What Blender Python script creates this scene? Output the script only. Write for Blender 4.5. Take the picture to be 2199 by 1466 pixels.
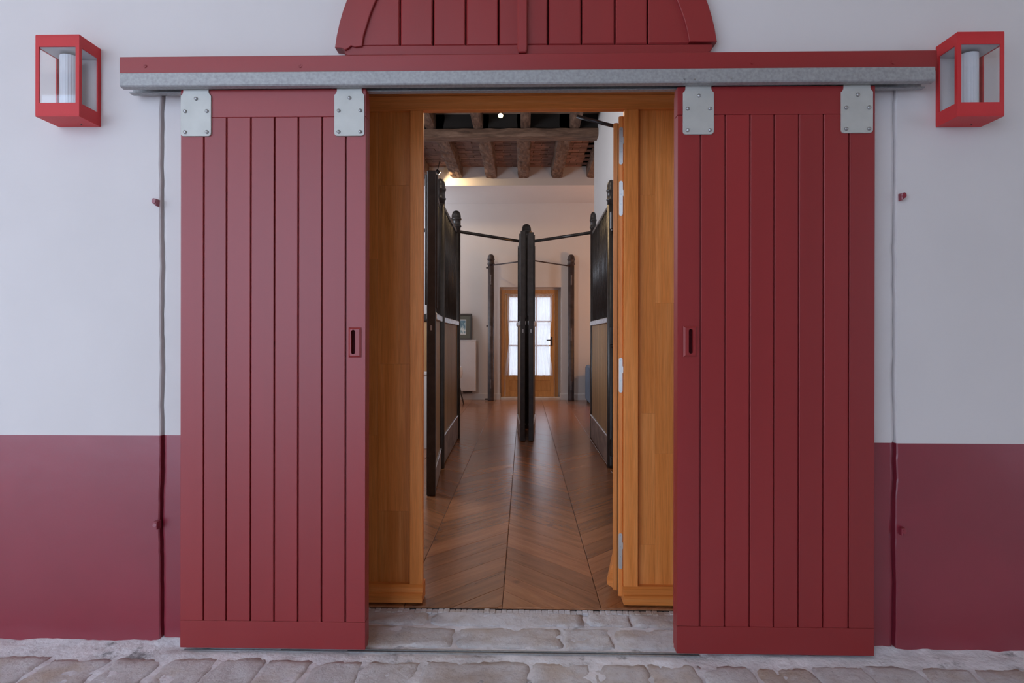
import bpy, bmesh, math, random
from mathutils import Vector, Matrix, noise
random.seed(7)
for o in list(bpy.data.objects):
    bpy.data.objects.remove(o)
SC = bpy.context.scene
COL = SC.collection
PI = math.pi

# ------------------------------------------------------------------ camera
YAW = math.atan(25.5 / 1250.0)
cam_d = bpy.data.cameras.new('camera')
cam = bpy.data.objects.new('camera', cam_d)
COL.objects.link(cam)
cam_d.sensor_fit = 'HORIZONTAL'
cam_d.sensor_width = 36.0
cam_d.lens = 36.0 * 1250.0 / 2199.0
cam_d.shift_y = -10.0 / 2199.0
cam_d.clip_start = 0.05
cam_d.clip_end = 200
cam.matrix_world = (Matrix.Translation((0, 0, 1.25)) @ Matrix.Rotation(YAW, 4, 'Z')
                    @ Matrix.Rotation(PI / 2, 4, 'X') @ Matrix.Rotation(0.0015, 4, 'Z'))
SC.camera = cam
SC.view_settings.view_transform = 'Standard'
SC.view_settings.look = 'None'
SC.view_settings.exposure = 0.0
SC.view_settings.gamma = 1.0
SC.view_settings.use_curve_mapping = False

# ------------------------------------------------------------------ sky and lights
W = bpy.data.worlds.new('overcast_sky')
SC.world = W
W.use_nodes = True
bg = W.node_tree.nodes['Background']
bg.inputs[0].default_value = (0.63, 0.77, 1.0, 1)
bg.inputs[1].default_value = 3.5


def area(name, loc, target, sx, sy, power, col):
    l = bpy.data.lights.new(name, 'AREA')
    l.shape = 'RECTANGLE'
    l.size, l.size_y, l.energy, l.color = sx, sy, power, col
    o = bpy.data.objects.new(name, l)
    COL.objects.link(o)
    o.location = loc
    o.rotation_euler = (Vector(target) - Vector(loc)).to_track_quat('-Z', 'Y').to_euler()
    return o


# added fill lights for the far room and stalls
area('fill_light_far_room', (-3.4, 10.9, 3.2), (0.5, 11.6, 2.6), 1.2, 1.4, 48, (0.76, 0.85, 1.0))
area('fill_light_stalls', (-2.4, 5.4, 2.6), (0.9, 5.6, 2.6), 1.0, 1.2, 85, (0.78, 0.86, 1.0))
area('fill_light_overhead', (-0.2, 4.6, 3.9), (0.2, 7.4, 3.2), 0.5, 0.5, 9, (1.0, 0.86, 0.72))  # added warm fill from above, without a lamp
wl = bpy.data.lights.new('sofa_lamp_light', 'POINT')
wl.energy, wl.color, wl.shadow_soft_size = 46, (1.0, 0.42, 0.12), 0.12
wlo = bpy.data.objects.new('sofa_lamp_light', wl)
COL.objects.link(wlo)
wlo.location = (2.2, 9.6, 2.0)


# ------------------------------------------------------------------ materials
def new_mat(name):
    m = bpy.data.materials.new(name)
    m.use_nodes = True
    nt = m.node_tree
    return m, nt, nt.nodes['Principled BSDF']


def N(nt, typ, **kw):
    n = nt.nodes.new(typ)
    for k, v in kw.items():
        if isinstance(k, str) and k.startswith('i_'):
            n.inputs[k[2:].replace('_', ' ')].default_value = v
        else:
            setattr(n, k, v)
    return n


def coords(nt, scale=(1, 1, 1), rot=(0, 0, 0), rand=True):
    tc = N(nt, 'ShaderNodeTexCoord')
    mp = N(nt, 'ShaderNodeMapping')
    if any(rot):            # turn first, then stretch along the grain
        mp.inputs['Rotation'].default_value = rot
        mp2 = N(nt, 'ShaderNodeMapping')
        mp2.inputs['Scale'].default_value = scale
        nt.links.new(mp.outputs['Vector'], mp2.inputs['Vector'])
        out = mp2.outputs['Vector']
    else:
        mp.inputs['Scale'].default_value = scale
        out = mp.outputs['Vector']
    if rand:
        oi = N(nt, 'ShaderNodeObjectInfo')
        mul = N(nt, 'ShaderNodeMath', operation='MULTIPLY')
        mul.inputs[1].default_value = 37.0
        nt.links.new(oi.outputs['Random'], mul.inputs[0])
        add = N(nt, 'ShaderNodeVectorMath', operation='ADD')
        nt.links.new(tc.outputs['Object'], add.inputs[0])
        nt.links.new(mul.outputs[0], add.inputs[1])
        nt.links.new(add.outputs[0], mp.inputs['Vector'])
    else:
        nt.links.new(tc.outputs['Object'], mp.inputs['Vector'])
    return out


def noise_tex(nt, vec, scale, detail=4, rough=0.55, dist=0.0):
    n = N(nt, 'ShaderNodeTexNoise')
    n.inputs['Scale'].default_value = scale
    n.inputs['Detail'].default_value = detail
    n.inputs['Roughness'].default_value = rough
    n.inputs['Distortion'].default_value = dist
    nt.links.new(vec, n.inputs['Vector'])
    return n.outputs['Fac']


def ramp(nt, fac, stops):
    r = N(nt, 'ShaderNodeValToRGB')
    el = r.color_ramp.elements
    el[0].position, el[0].color = stops[0][0], (*stops[0][1], 1)
    el[1].position, el[1].color = stops[-1][0], (*stops[-1][1], 1)
    for p, c in stops[1:-1]:
        e = el.new(p)
        e.color = (*c, 1)
    nt.links.new(fac, r.inputs['Fac'])
    return r.outputs['Color']


def bump(nt, bsdf, fac, strength, dist=0.002):
    b = N(nt, 'ShaderNodeBump')
    b.inputs['Strength'].default_value = strength
    b.inputs['Distance'].default_value = dist
    nt.links.new(fac, b.inputs['Height'])
    nt.links.new(b.outputs['Normal'], bsdf.inputs['Normal'])


def rand_hsv(nt, col, amt_v=0.2, amt_s=0.1):
    oi = N(nt, 'ShaderNodeObjectInfo')
    h = N(nt, 'ShaderNodeHueSaturation')
    mr = N(nt, 'ShaderNodeMapRange')
    mr.inputs['To Min'].default_value = 1 - amt_v
    mr.inputs['To Max'].default_value = 1 + amt_v
    nt.links.new(oi.outputs['Random'], mr.inputs['Value'])
    nt.links.new(mr.outputs[0], h.inputs['Value'])
    nt.links.new(col, h.inputs['Color'])
    return h.outputs['Color']


M = {}


def simple(name, col, rough=0.5, metal=0.0, var=0.12, nscale=8.0, bmp=0.0, bscale=60.0, bdist=0.002, scale=(1, 1, 1),
           randv=0.0, rand=True, spec=0.5):
    m, nt, b = new_mat(name)
    v = coords(nt, scale, rand=rand)
    f = noise_tex(nt, v, nscale)
    lo = tuple(c * (1 - var) for c in col)
    hi = tuple(min(1, c * (1 + var)) for c in col)
    c = ramp(nt, f, [(0.3, lo), (0.7, hi)])
    if randv:
        c = rand_hsv(nt, c, randv)
    nt.links.new(c, b.inputs['Base Color'])
    b.inputs['Roughness'].default_value = rough
    b.inputs['Metallic'].default_value = metal
    b.inputs['Specular IOR Level'].default_value = spec
    if bmp:
        bump(nt, b, noise_tex(nt, v, bscale, 5), bmp, bdist)
    M[name] = m
    return m


RED = (0.280, 0.017, 0.018)
simple('red_door_paint', RED, 0.42, var=0.10, nscale=3.0, bmp=0.25, bscale=55, bdist=0.0012, scale=(1, 1, 0.06), spec=0.7)
simple('red_rail_paint', RED, 0.42, var=0.10, nscale=3.0, bmp=0.25, bscale=55, bdist=0.0012, scale=(0.06, 1, 1), spec=0.7)
simple('red_wall_paint', (0.255, 0.020, 0.037), 0.30, var=0.10, nscale=2.2, bmp=0.35, bscale=7, bdist=0.004, rand=False, spec=1.0)
simple('white_wall_paint', (0.70, 0.645, 0.622), 0.75, var=0.035, nscale=1.6, bmp=0.35, bscale=6, bdist=0.004, rand=False)
simple('interior_plaster', (0.68, 0.645, 0.62), 0.8, var=0.03, nscale=1.2, bmp=0.2, bscale=8, bdist=0.004, rand=False)
simple('enclosure_warm', (0.88, 0.73, 0.56), 0.85, var=0.06, nscale=1.0, rand=False)  # warm bounce colour for the added ceiling and end walls
simple('enclosure_dark', (0.34, 0.26, 0.20), 0.9, var=0.15, nscale=2.0, rand=False)  # dark tone so the added wall reflects dimly in the right door
simple('galvanised_steel', (0.36, 0.355, 0.35), 0.55, 0.4, var=0.16, nscale=90, bmp=0.05, bscale=120)
simple('zinc_plate', (0.52, 0.51, 0.47), 0.55, 0.35, var=0.06, nscale=14)
simple('bolt_steel', (0.42, 0.42, 0.42), 0.35, 0.8)
simple('lamp_red', (0.60, 0.022, 0.026), 0.5, var=0.03)
simple('lamp_inside', (0.55, 0.56, 0.58), 0.6, var=0.05)
simple('black_iron', (0.034, 0.027, 0.024), 0.36, 0.0, var=0.35, nscale=14, bmp=0.25, bscale=40, bdist=0.002)
simple('old_iron', (0.052, 0.036, 0.035), 0.48, 0.0, var=0.45, nscale=9, bmp=0.3, bscale=40, bdist=0.002)
simple('aluminium_rail', (0.70, 0.72, 0.76), 0.30, 0.85, var=0.25, nscale=25, bmp=0.1, bscale=60)
simple('kick_timber', (0.34, 0.25, 0.21), 0.55, var=0.35, nscale=9, bmp=0.5, bscale=22, bdist=0.004)
simple('lock_plate', (0.50, 0.47, 0.44), 0.42, 0.75, var=0.06)
simple('mortar', (0.74, 0.72, 0.75), 0.9, var=0.18, nscale=9, bmp=0.8, bscale=38, bdist=0.008, rand=False)
simple('radiator_white', (0.70, 0.67, 0.66), 0.5, var=0.02)
simple('frame_dark', (0.045, 0.035, 0.03), 0.45)
simple('mat_green', (0.115, 0.120, 0.095), 0.8, var=0.04)
simple('sofa_fabric', (0.13, 0.17, 0.23), 0.9, var=0.1, nscale=40, bmp=0.3, bscale=160)
simple('chair_white', (0.75, 0.76, 0.78), 0.4, var=0.02)
simple('chair_dark', (0.07, 0.055, 0.05), 0.6)
simple('stone_sill', (0.66, 0.60, 0.53), 0.7, var=0.06)
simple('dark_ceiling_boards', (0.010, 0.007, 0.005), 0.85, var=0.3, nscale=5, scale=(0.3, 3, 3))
simple('lime_mortar', (0.36, 0.25, 0.19), 0.9, var=0.15, nscale=20)
simple('terracotta_brick', (0.215, 0.118, 0.090), 0.85, var=0.25, nscale=10, bmp=0.4, bscale=50, bdist=0.004, randv=0.28)
simple('courtyard_ground', (0.74, 0.72, 0.70), 0.9, var=0.1)
simple('seal_and_slot_black', (0.02, 0.02, 0.02), 0.6)
simple('dark_metal', (0.05, 0.05, 0.052), 0.4, 0.6)


def wood(name, lo, mid, hi, rough=0.4, scale=(1, 1, 1), rot=(0, 0, 0), randv=0.12, bmp=0.15, nsc=9.0, knots=False, spec=0.5,
         streak=(0.45, 0.62)):
    m, nt, b = new_mat(name)
    v = coords(nt, scale, rot)
    f1 = noise_tex(nt, v, nsc, 6, 0.6, 0.6)
    c = ramp(nt, f1, [(0.28, lo), (0.5, mid), (0.74, hi)])
    f2 = noise_tex(nt, v, nsc * 7, 3, 0.6)
    mx = N(nt, 'ShaderNodeMixRGB', blend_type='MULTIPLY')
    mx.inputs['Fac'].default_value = 0.5
    nt.links.new(c, mx.inputs['Color1'])
    nt.links.new(ramp(nt, f2, [(0.35, (0.72, 0.70, 0.68)), (0.6, (1, 1, 1))]), mx.inputs['Color2'])
    c = mx.outputs['Color']
    if knots:
        v2 = coords(nt, (2.2, 2.2, 2.2))
        vo = N(nt, 'ShaderNodeTexVoronoi')
        vo.inputs['Scale'].default_value = 1.4
        nt.links.new(v2, vo.inputs['Vector'])
        mk = N(nt, 'ShaderNodeMixRGB', blend_type='MULTIPLY')
        mk.inputs['Fac'].default_value = 0.8
        nt.links.new(c, mk.inputs['Color1'])
        nt.links.new(ramp(nt, vo.outputs['Distance'], [(0.03, (0.3, 0.22, 0.18)), (0.10, (1, 1, 1))]), mk.inputs['Color2'])
        c = mk.outputs['Color']
    if randv:
        c = rand_hsv(nt, c, randv)
    nt.links.new(c, b.inputs['Base Color'])
    b.inputs['Roughness'].default_value = rough
    b.inputs['Specular IOR Level'].default_value = spec
    if bmp:
        bump(nt, b, f1, bmp, 0.003)
    M[name] = m
    return m


OAK = ((0.64, 0.190, 0.032), (0.77, 0.255, 0.056), (0.86, 0.330, 0.092))
wood('oak_upright', *OAK, rough=0.45, scale=(3.2, 3.2, 0.14), randv=0.11, spec=0.3)
wood('oak_lengthwise', *OAK, rough=0.45, scale=(0.14, 3.2, 3.2), randv=0.06, spec=0.3)
wood('oak_door_far', (0.50, 0.25, 0.075), (0.60, 0.31, 0.10), (0.68, 0.37, 0.13), scale=(2.5, 2.5, 0.2), randv=0.06)
FL = ((0.25, 0.088, 0.032), (0.36, 0.135, 0.050), (0.45, 0.185, 0.075))
wood('floor_oak_rising', *FL, rough=0.27, scale=(0.35, 4.0, 4.0), rot=(0, 0, -PI / 4), randv=0.22, knots=True, bmp=0.10, nsc=6, spec=1.0)
wood('floor_oak_falling', *FL, rough=0.27, scale=(0.35, 4.0, 4.0), rot=(0, 0, PI / 4), randv=0.22, knots=True, bmp=0.10, nsc=6, spec=1.0)
wood('stall_board', (0.33, 0.175, 0.075), (0.43, 0.245, 0.112), (0.52, 0.32, 0.16), rough=0.5, scale=(4, 4, 0.2), randv=0.12)
wood('old_beam', (0.060, 0.030, 0.019), (0.145, 0.080, 0.051), (0.26, 0.155, 0.105), rough=0.85, scale=(0.5, 4, 4), randv=0.1, bmp=0.9, nsc=6)
wood('old_joist', (0.055, 0.027, 0.017), (0.150, 0.082, 0.052), (0.28, 0.170, 0.115), rough=0.85, scale=(4, 0.9, 4), randv=0.15, bmp=1.0, nsc=6)

for q in ('floor_oak_rising', 'floor_oak_falling'):
    pb = M[q].node_tree.nodes['Principled BSDF']
    pb.inputs['Coat Weight'].default_value = 0.4
    pb.inputs['Coat Roughness'].default_value = 0.24
# limestone paving
m, nt, b = new_mat('limestone')
v = coords(nt)
f1 = noise_tex(nt, v, 5.5, 6, 0.62)
c1 = ramp(nt, f1, [(0.26, (0.70, 0.62, 0.57)), (0.40, (0.89, 0.86, 0.87)), (0.66, (0.94, 0.93, 0.96)), (0.85, (0.95, 0.95, 0.98))])
f2 = noise_tex(nt, v, 2.2, 4, 0.6)
mx = N(nt, 'ShaderNodeMixRGB', blend_type='MULTIPLY')
mx.inputs['Fac'].default_value = 0.8
nt.links.new(c1, mx.inputs['Color1'])
nt.links.new(ramp(nt, f2, [(0.32, (0.76, 0.58, 0.42)), (0.46, (1.0, 0.96, 0.94)), (0.7, (1, 1, 1))]), mx.inputs['Color2'])
f3 = noise_tex(nt, v, 34, 5, 0.7)
mx2 = N(nt, 'ShaderNodeMixRGB', blend_type='MULTIPLY')
mx2.inputs['Fac'].default_value = 0.38
nt.links.new(mx.outputs[0], mx2.inputs['Color1'])
nt.links.new(ramp(nt, f3, [(0.36, (0.66, 0.61, 0.60)), (0.48, (1, 1, 1))]), mx2.inputs['Color2'])
nt.links.new(rand_hsv(nt, mx2.outputs[0], 0.05), b.inputs['Base Color'])
b.inputs['Roughness'].default_value = 0.85
bump(nt, b, noise_tex(nt, v, 42, 8, 0.74), 1.0, 0.016)
M['limestone'] = m

nt = M['mortar'].node_tree
mb = nt.nodes['Principled BSDF']
src = mb.inputs['Base Color'].links[0].from_socket
vv = coords(nt, rand=False)
mm = N(nt, 'ShaderNodeMixRGB', blend_type='MULTIPLY')
mm.inputs['Fac'].default_value = 1.0
nt.links.new(src, mm.inputs['Color1'])
nt.links.new(ramp(nt, noise_tex(nt, vv, 5.5, 6, 0.7), [(0.34, (0.34, 0.33, 0.33)), (0.43, (1, 1, 1))]), mm.inputs['Color2'])
nt.links.new(mm.outputs[0], mb.inputs['Base Color'])

# glass, frosted tube, sheer curtain, emitting lamp face, print, far brick wall
m, nt, b = new_mat('clear_pane')
nt.nodes.remove(b)
tr = N(nt, 'ShaderNodeBsdfTransparent')
gl = N(nt, 'ShaderNodeBsdfGlossy')
gl.inputs['Roughness'].default_value = 0.03
mx = N(nt, 'ShaderNodeMixShader')
mx.inputs[0].default_value = 0.05
nt.links.new(tr.outputs[0], mx.inputs[1])
nt.links.new(gl.outputs[0], mx.inputs[2])
nt.links.new(mx.outputs[0], nt.nodes['Material Output'].inputs[0])
M['clear_pane'] = m

m, nt, b = new_mat('frosted_tube')
b.inputs['Base Color'].default_value = (0.68, 0.69, 0.72, 1)
b.inputs['Roughness'].default_value = 0.45
v = coords(nt, (1, 1, 0.0))
bump(nt, b, noise_tex(nt, v, 60, 1), 0.25, 0.002)
M['frosted_tube'] = m

m, nt, b = new_mat('sheer_curtain')
nt.nodes.remove(b)
tl = N(nt, 'ShaderNodeBsdfTranslucent')
tl.inputs['Color'].default_value = (0.86, 0.88, 0.93, 1)
df = N(nt, 'ShaderNodeBsdfDiffuse')
df.inputs['Color'].default_value = (0.80, 0.82, 0.86, 1)
tr = N(nt, 'ShaderNodeBsdfTransparent')
m1 = N(nt, 'ShaderNodeMixShader')
m1.inputs[0].default_value = 0.4
m2 = N(nt, 'ShaderNodeMixShader')
m2.inputs[0].default_value = 0.50
nt.links.new(tl.outputs[0], m1.inputs[1])
nt.links.new(df.outputs[0], m1.inputs[2])
nt.links.new(m1.outputs[0], m2.inputs[1])
nt.links.new(tr.outputs[0], m2.inputs[2])
nt.links.new(m2.outputs[0], nt.nodes['Material Output'].inputs[0])
M['sheer_curtain'] = m

m, nt, b = new_mat('lamp_glow')
b.inputs['Emission Color'].default_value = (1.0, 0.72, 0.34, 1)
b.inputs['Emission Strength'].default_value = 40
M['lamp_glow'] = m

m, nt, b = new_mat('print_paper')
v = coords(nt, (1, 1, 1))
f = noise_tex(nt, v, 14, 4)
nt.links.new(ramp(nt, f, [(0.42, (0.10, 0.20, 0.26)), (0.5, (0.25, 0.38, 0.42)), (0.56, (0.62, 0.68, 0.66))]), b.inputs['Base Color'])
M['print_paper'] = m
simple('print_margin', (0.70, 0.72, 0.70), 0.8, var=0.02)

m, nt, b = new_mat('far_brickwork')
tc = N(nt, 'ShaderNodeTexCoord')
mp = N(nt, 'ShaderNodeMapping')
mp.inputs['Rotation'].default_value = (PI / 2, 0, 0)
nt.links.new(tc.outputs['Object'], mp.inputs['Vector'])
bt = N(nt, 'ShaderNodeTexBrick')
bt.inputs['Scale'].default_value = 2.6
bt.inputs['Color1'].default_value = (0.86, 0.79, 0.73, 1)
bt.inputs['Color2'].default_value = (0.80, 0.71, 0.64, 1)
bt.inputs['Mortar'].default_value = (0.90, 0.88, 0.86, 1)
nt.links.new(mp.outputs[0], bt.inputs['Vector'])
nt.links.new(bt.outputs['Color'], b.inputs['Base Color'])
b.inputs['Roughness'].default_value = 0.9
M['far_brickwork'] = m


# ------------------------------------------------------------------ mesh helpers
def append(bm, src, mi=0):
    vm = {}
    for v in src.verts:
        vm[v] = bm.verts.new(v.co)
    for f in src.faces:
        try:
            nf = bm.faces.new([vm[v] for v in f.verts])
            nf.material_index = mi if mi else f.material_index
            nf.smooth = f.smooth
        except ValueError:
            pass
    src.free()


def box(bm, x0, x1, y0, y1, z0, z1, bev=0.0, seg=1, mi=0):
    t = bmesh.new()
    vs = [t.verts.new((x, y, z)) for x in (x0, x1) for y in (y0, y1) for z in (z0, z1)]
    for q in ((0, 1, 3, 2), (4, 6, 7, 5), (0, 4, 5, 1), (2, 3, 7, 6), (0, 2, 6, 4), (1, 5, 7, 3)):
        t.faces.new([vs[i] for i in q])
    if bev:
        bmesh.ops.bevel(t, geom=t.edges[:], offset=bev, segments=seg, affect='EDGES', profile=0.5)
    append(bm, t, mi)
    return bm


def prism(bm, poly, axis, a0, a1, bev=0.0, mi=0):
    """polygon given in the two other axes, extruded along axis (x, y or z) from a0 to a1"""
    t = bmesh.new()

    def P(u, w, a):
        return {'x': (a, u, w), 'y': (u, a, w), 'z': (u, w, a)}[axis]
    lo = [t.verts.new(P(u, w, a0)) for u, w in poly]
    hi = [t.verts.new(P(u, w, a1)) for u, w in poly]
    t.faces.new(lo)
    t.faces.new(hi)
    n = len(poly)
    for i in range(n):
        t.faces.new((lo[i], lo[(i + 1) % n], hi[(i + 1) % n], hi[i]))
    bmesh.ops.recalc_face_normals(t, faces=t.faces[:])
    if bev:
        ed = [e for e in t.edges if abs({'x': e.verts[0].co.x - e.verts[1].co.x, 'y': e.verts[0].co.y - e.verts[1].co.y,
                                         'z': e.verts[0].co.z - e.verts[1].co.z}[axis]) < 1e-7]
        bmesh.ops.bevel(t, geom=ed, offset=bev, segments=1, affect='EDGES')
    append(bm, t, mi)
    return bm


def lathe(bm, cx, cy, prof, n=20, mi=0):
    t = bmesh.new()
    rings = []
    for r, z in prof:
        if r < 1e-5:
            rings.append([t.verts.new((cx, cy, z))])
        else:
            rings.append([t.verts.new((cx + r * math.cos(2 * PI * k / n), cy + r * math.sin(2 * PI * k / n), z)) for k in range(n)])
    for a, b_ in zip(rings, rings[1:]):
        for k in range(n):
            k2 = (k + 1) % n
            if len(a) == 1 and len(b_) == 1:
                continue
            if len(a) == 1:
                f = t.faces.new((a[0], b_[k2], b_[k]))
            elif len(b_) == 1:
                f = t.faces.new((a[k], a[k2], b_[0]))
            else:
                f = t.faces.new((a[k], a[k2], b_[k2], b_[k]))
            f.smooth = True
    for rg in (rings[0], rings[-1]):
        if len(rg) > 1:
            t.faces.new(rg)
    bmesh.ops.recalc_face_normals(t, faces=t.faces[:])
    append(bm, t, mi)
    return bm


def tube(bm, p0, p1, r, n=10, r1=None):
    p0, p1 = Vector(p0), Vector(p1)
    d = (p1 - p0).normalized()
    u = d.orthogonal().normalized()
    w = d.cross(u)
    t = bmesh.new()
    r1 = r if r1 is None else r1
    A = [t.verts.new(p0 + (u * math.cos(2 * PI * k / n) + w * math.sin(2 * PI * k / n)) * r) for k in range(n)]
    B = [t.verts.new(p1 + (u * math.cos(2 * PI * k / n) + w * math.sin(2 * PI * k / n)) * r1) for k in range(n)]
    for k in range(n):
        f = t.faces.new((A[k], A[(k + 1) % n], B[(k + 1) % n], B[k]))
        f.smooth = True
    t.faces.new(A)
    t.faces.new(B)
    bmesh.ops.recalc_face_normals(t, faces=t.faces[:])
    append(bm, t)
    return bm


def new():
    return bmesh.new()


def to_mesh(name, bm, mats, org=(0, 0, 0)):
    me = bpy.data.meshes.new(name)
    if any(org):
        bmesh.ops.translate(bm, verts=bm.verts[:], vec=-Vector(org))
    bm.to_mesh(me)
    bm.free()
    for mm in (mats if isinstance(mats, (list, tuple)) else [mats]):
        me.materials.append(M[mm])
    return me


def tag(o, label=None, cat=None, group=None, kind=None):
    if label:
        o['label'] = label
    if cat:
        o['category'] = cat
    if group:
        o['group'] = group
    if kind:
        o['kind'] = kind
    return o


ORG = {}


def part(name, bm, mat, parent, local=False):
    """a mesh under parent; bm in world coordinates unless local"""
    org = (0, 0, 0) if local else ORG.get(parent.name, (0, 0, 0))
    o = bpy.data.objects.new(name, to_mesh(name, bm, mat, org))
    COL.objects.link(o)
    o.parent = parent
    ORG[o.name] = org
    return o


def inst(name, mesh, parent, loc, rotz=0.0):
    o = bpy.data.objects.new(name, mesh)
    COL.objects.link(o)
    o.parent = parent
    o.location = loc
    o.rotation_euler = (0, 0, rotz)
    return o


def root(name, loc, label, cat, group=None, kind=None, rotz=0.0):
    o = bpy.data.objects.new(name, None)
    o.empty_display_size = 0.1
    COL.objects.link(o)
    o.location = loc
    o.rotation_euler = (0, 0, rotz)
    ORG[o.name] = tuple(loc)
    return tag(o, label, cat, group, kind)


def single(name, bm, mat, loc, label, cat, group=None, kind=None):
    o = bpy.data.objects.new(name, to_mesh(name, bm, mat, loc))
    COL.objects.link(o)
    o.location = loc
    ORG[o.name] = tuple(loc)
    return tag(o, label, cat, group, kind)


def struct(name, bm, mat, label, cat):
    return single(name, bm, mat, (0, 0, 0), label, cat, None, 'structure')


def nz(x, y, z, s):
    return noise.noise(Vector((x * s, y * s, z * s)))


# ------------------------------------------------------------------ front wall (white above, red dado below)
def wall_side(bm, sgn, edge_x, dado, jamb_x, groove_fn):
    """swept in z: outer wall face, wavy broken edge, narrow groove, recessed door surround, jamb"""
    zs = [-0.08, 0.0]
    z = 0.02
    while z < 2.28:
        zs.append(z)
        z += 0.02
    zs = sorted([q for q in zs if abs(q - dado) > 0.006] + [dado, 2.30])
    rows = []
    for z in zs:
        wob = 0.007 * nz(edge_x, 0, z, 3.5) + 0.003 * nz(edge_x, 5, z, 14) + 0.0012 * nz(edge_x, 9, z, 40)
        e = edge_x + wob
        g = groove_fn(z)
        rnd = 0.004
        pr = [(sgn * 5.0, 2.372), (e + sgn * 0.10, 2.372), (e + sgn * rnd, 2.372), (e, 2.372 + rnd), (e - sgn * 0.0005, 2.398),
              (e - sgn * g, 2.398), (e - sgn * (g + 0.003), 2.386), (e - sgn * (g + 0.012), 2.384), (jamb_x, 2.384), (jamb_x, 2.735)]
        rows.append([bm.verts.new((x, y, z)) for x, y in pr])
    for i in range(len(rows) - 1):
        red = zs[i] < dado - 1e-4
        for k in range(len(rows[i]) - 1):
            q = (rows[i][k], rows[i][k + 1], rows[i + 1][k + 1], rows[i + 1][k])
            f = bm.faces.new(q if sgn < 0 else q[::-1])
            f.material_index = 1 if red else 0


bm = new()
wall_side(bm, -1, -1.501, 0.8405, -0.80, lambda z: 0.007 + 0.003 * nz(0, 3, z, 5))
wall_side(bm, 1, 1.497, 0.824, 0.86, lambda z: (0.008 + 0.003 * nz(7, 3, z, 5)) if z < 0.83 else 0.0015)
box(bm, -9.2, 10.2, 2.372, 2.735, 2.45, 5.0)
box(bm, -9.2, -5, 2.372, 2.735, -0.08, 2.45)
box(bm, 5, 10.2, 2.372, 2.735, -0.08, 2.45)
box(bm, -5, -0.80, 2.60, 2.735, -0.08, 2.30)
box(bm, 0.86, 5, 2.60, 2.735, -0.08, 2.30)
# course level with the track board
box(bm, -5, -0.79, 2.372, 2.735, 2.30, 2.45)
box(bm, 0.80, 5, 2.372, 2.735, 2.30, 2.45)
box(bm, -0.79, -0.70, 2.372, 2.50, 2.366, 2.45)
box(bm, 0.71, 0.80, 2.372, 2.50, 2.366, 2.45)
struct('wall_front', bm, ['white_wall_paint', 'red_wall_paint'],
       'white plastered wall with dark red painted lower band around the doorway', 'wall')

# added enclosure out of view, shaping daylight: ceiling, wall with two gaps, end walls
bm = new()
box(bm, -9.2, 10.2, -3.2, 2.372, 4.7, 4.9)
struct('ceiling_added', bm, 'enclosure_warm', 'added ceiling out of view that holds off the sky above the doorway wall', 'ceiling')
bm = new()
box(bm, -0.6, 6.7, -3.2, -3.0, -0.1, 4.7)
box(bm, -9.2, -0.6, -3.2, -3.0, 4.5, 4.7)
box(bm, 6.7, 10.2, -3.2, -3.0, 4.5, 4.7)
struct('wall_added_opposite', bm, 'enclosure_dark', 'added wall out of view with two gaps that shape the daylight', 'wall')
bm = new()
box(bm, 10.0, 10.2, -3.0, 2.372, -0.1, 4.7)
struct('wall_added_end', bm, 'enclosure_warm', 'added end wall out of view closing the light shaping enclosure', 'wall')
bm = new()
box(bm, -9.2, -9.0, -3.0, 2.372, -0.1, 4.7)
struct('wall_added_far_end', bm, 'enclosure_warm', 'added wall out of view closing the other end of the light shaping enclosure', 'wall')

# ------------------------------------------------------------------ stone paving outside and in the doorway
bm = new()
nx, ny = 240, 42
X0, X1, Y0, Y1 = -2.6, 2.6, 1.85, 2.735
gv = []
for j in range(ny + 1):
    y = Y0 + (Y1 - Y0) * j / ny
    r = []
    for i in range(nx + 1):
        x = X0 + (X1 - X0) * i / nx
        h = -0.0175 + 0.006 * nz(x, y, 0, 9) + 0.005 * nz(x, y, 3, 27)
        if y > 2.26:
            if 2.305 < y < 2.36 and -1.46 < x < 0.72:
                h = -0.024
            up = min(1.0, (y - 2.26) / 0.05)
            if abs(x) > 0.70:
                h += up * (0.008 + 0.004 * nz(x, y, 1, 6))
                if y > 2.345 and (x < -1.36 or x > 1.39):
                    h += 0.010 * min(1, (y - 2.345) / 0.03) * (0.7 + nz(x, 0, 8, 5))
            else:
                h += 0.005 * up if y < 2.37 else 0.0
        r.append(bm.verts.new((x, y, h)))
    gv.append(r)
for j in range(ny):
    for i in range(nx):
        f = bm.faces.new((gv[j][i], gv[j][i + 1], gv[j + 1][i + 1], gv[j + 1][i]))
        f.smooth = True
box(bm, -16, 16, -16, 1.85, -0.10, -0.022)
box(bm, -9, -2.6, 1.85, 2.40, -0.10, -0.022)
box(bm, 2.6, 10.2, 1.85, 2.40, -0.10, -0.022)
ground = struct('floor_passage', bm, 'mortar', 'pale limestone paving set in grey mortar outside the doorway', 'paving')


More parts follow.
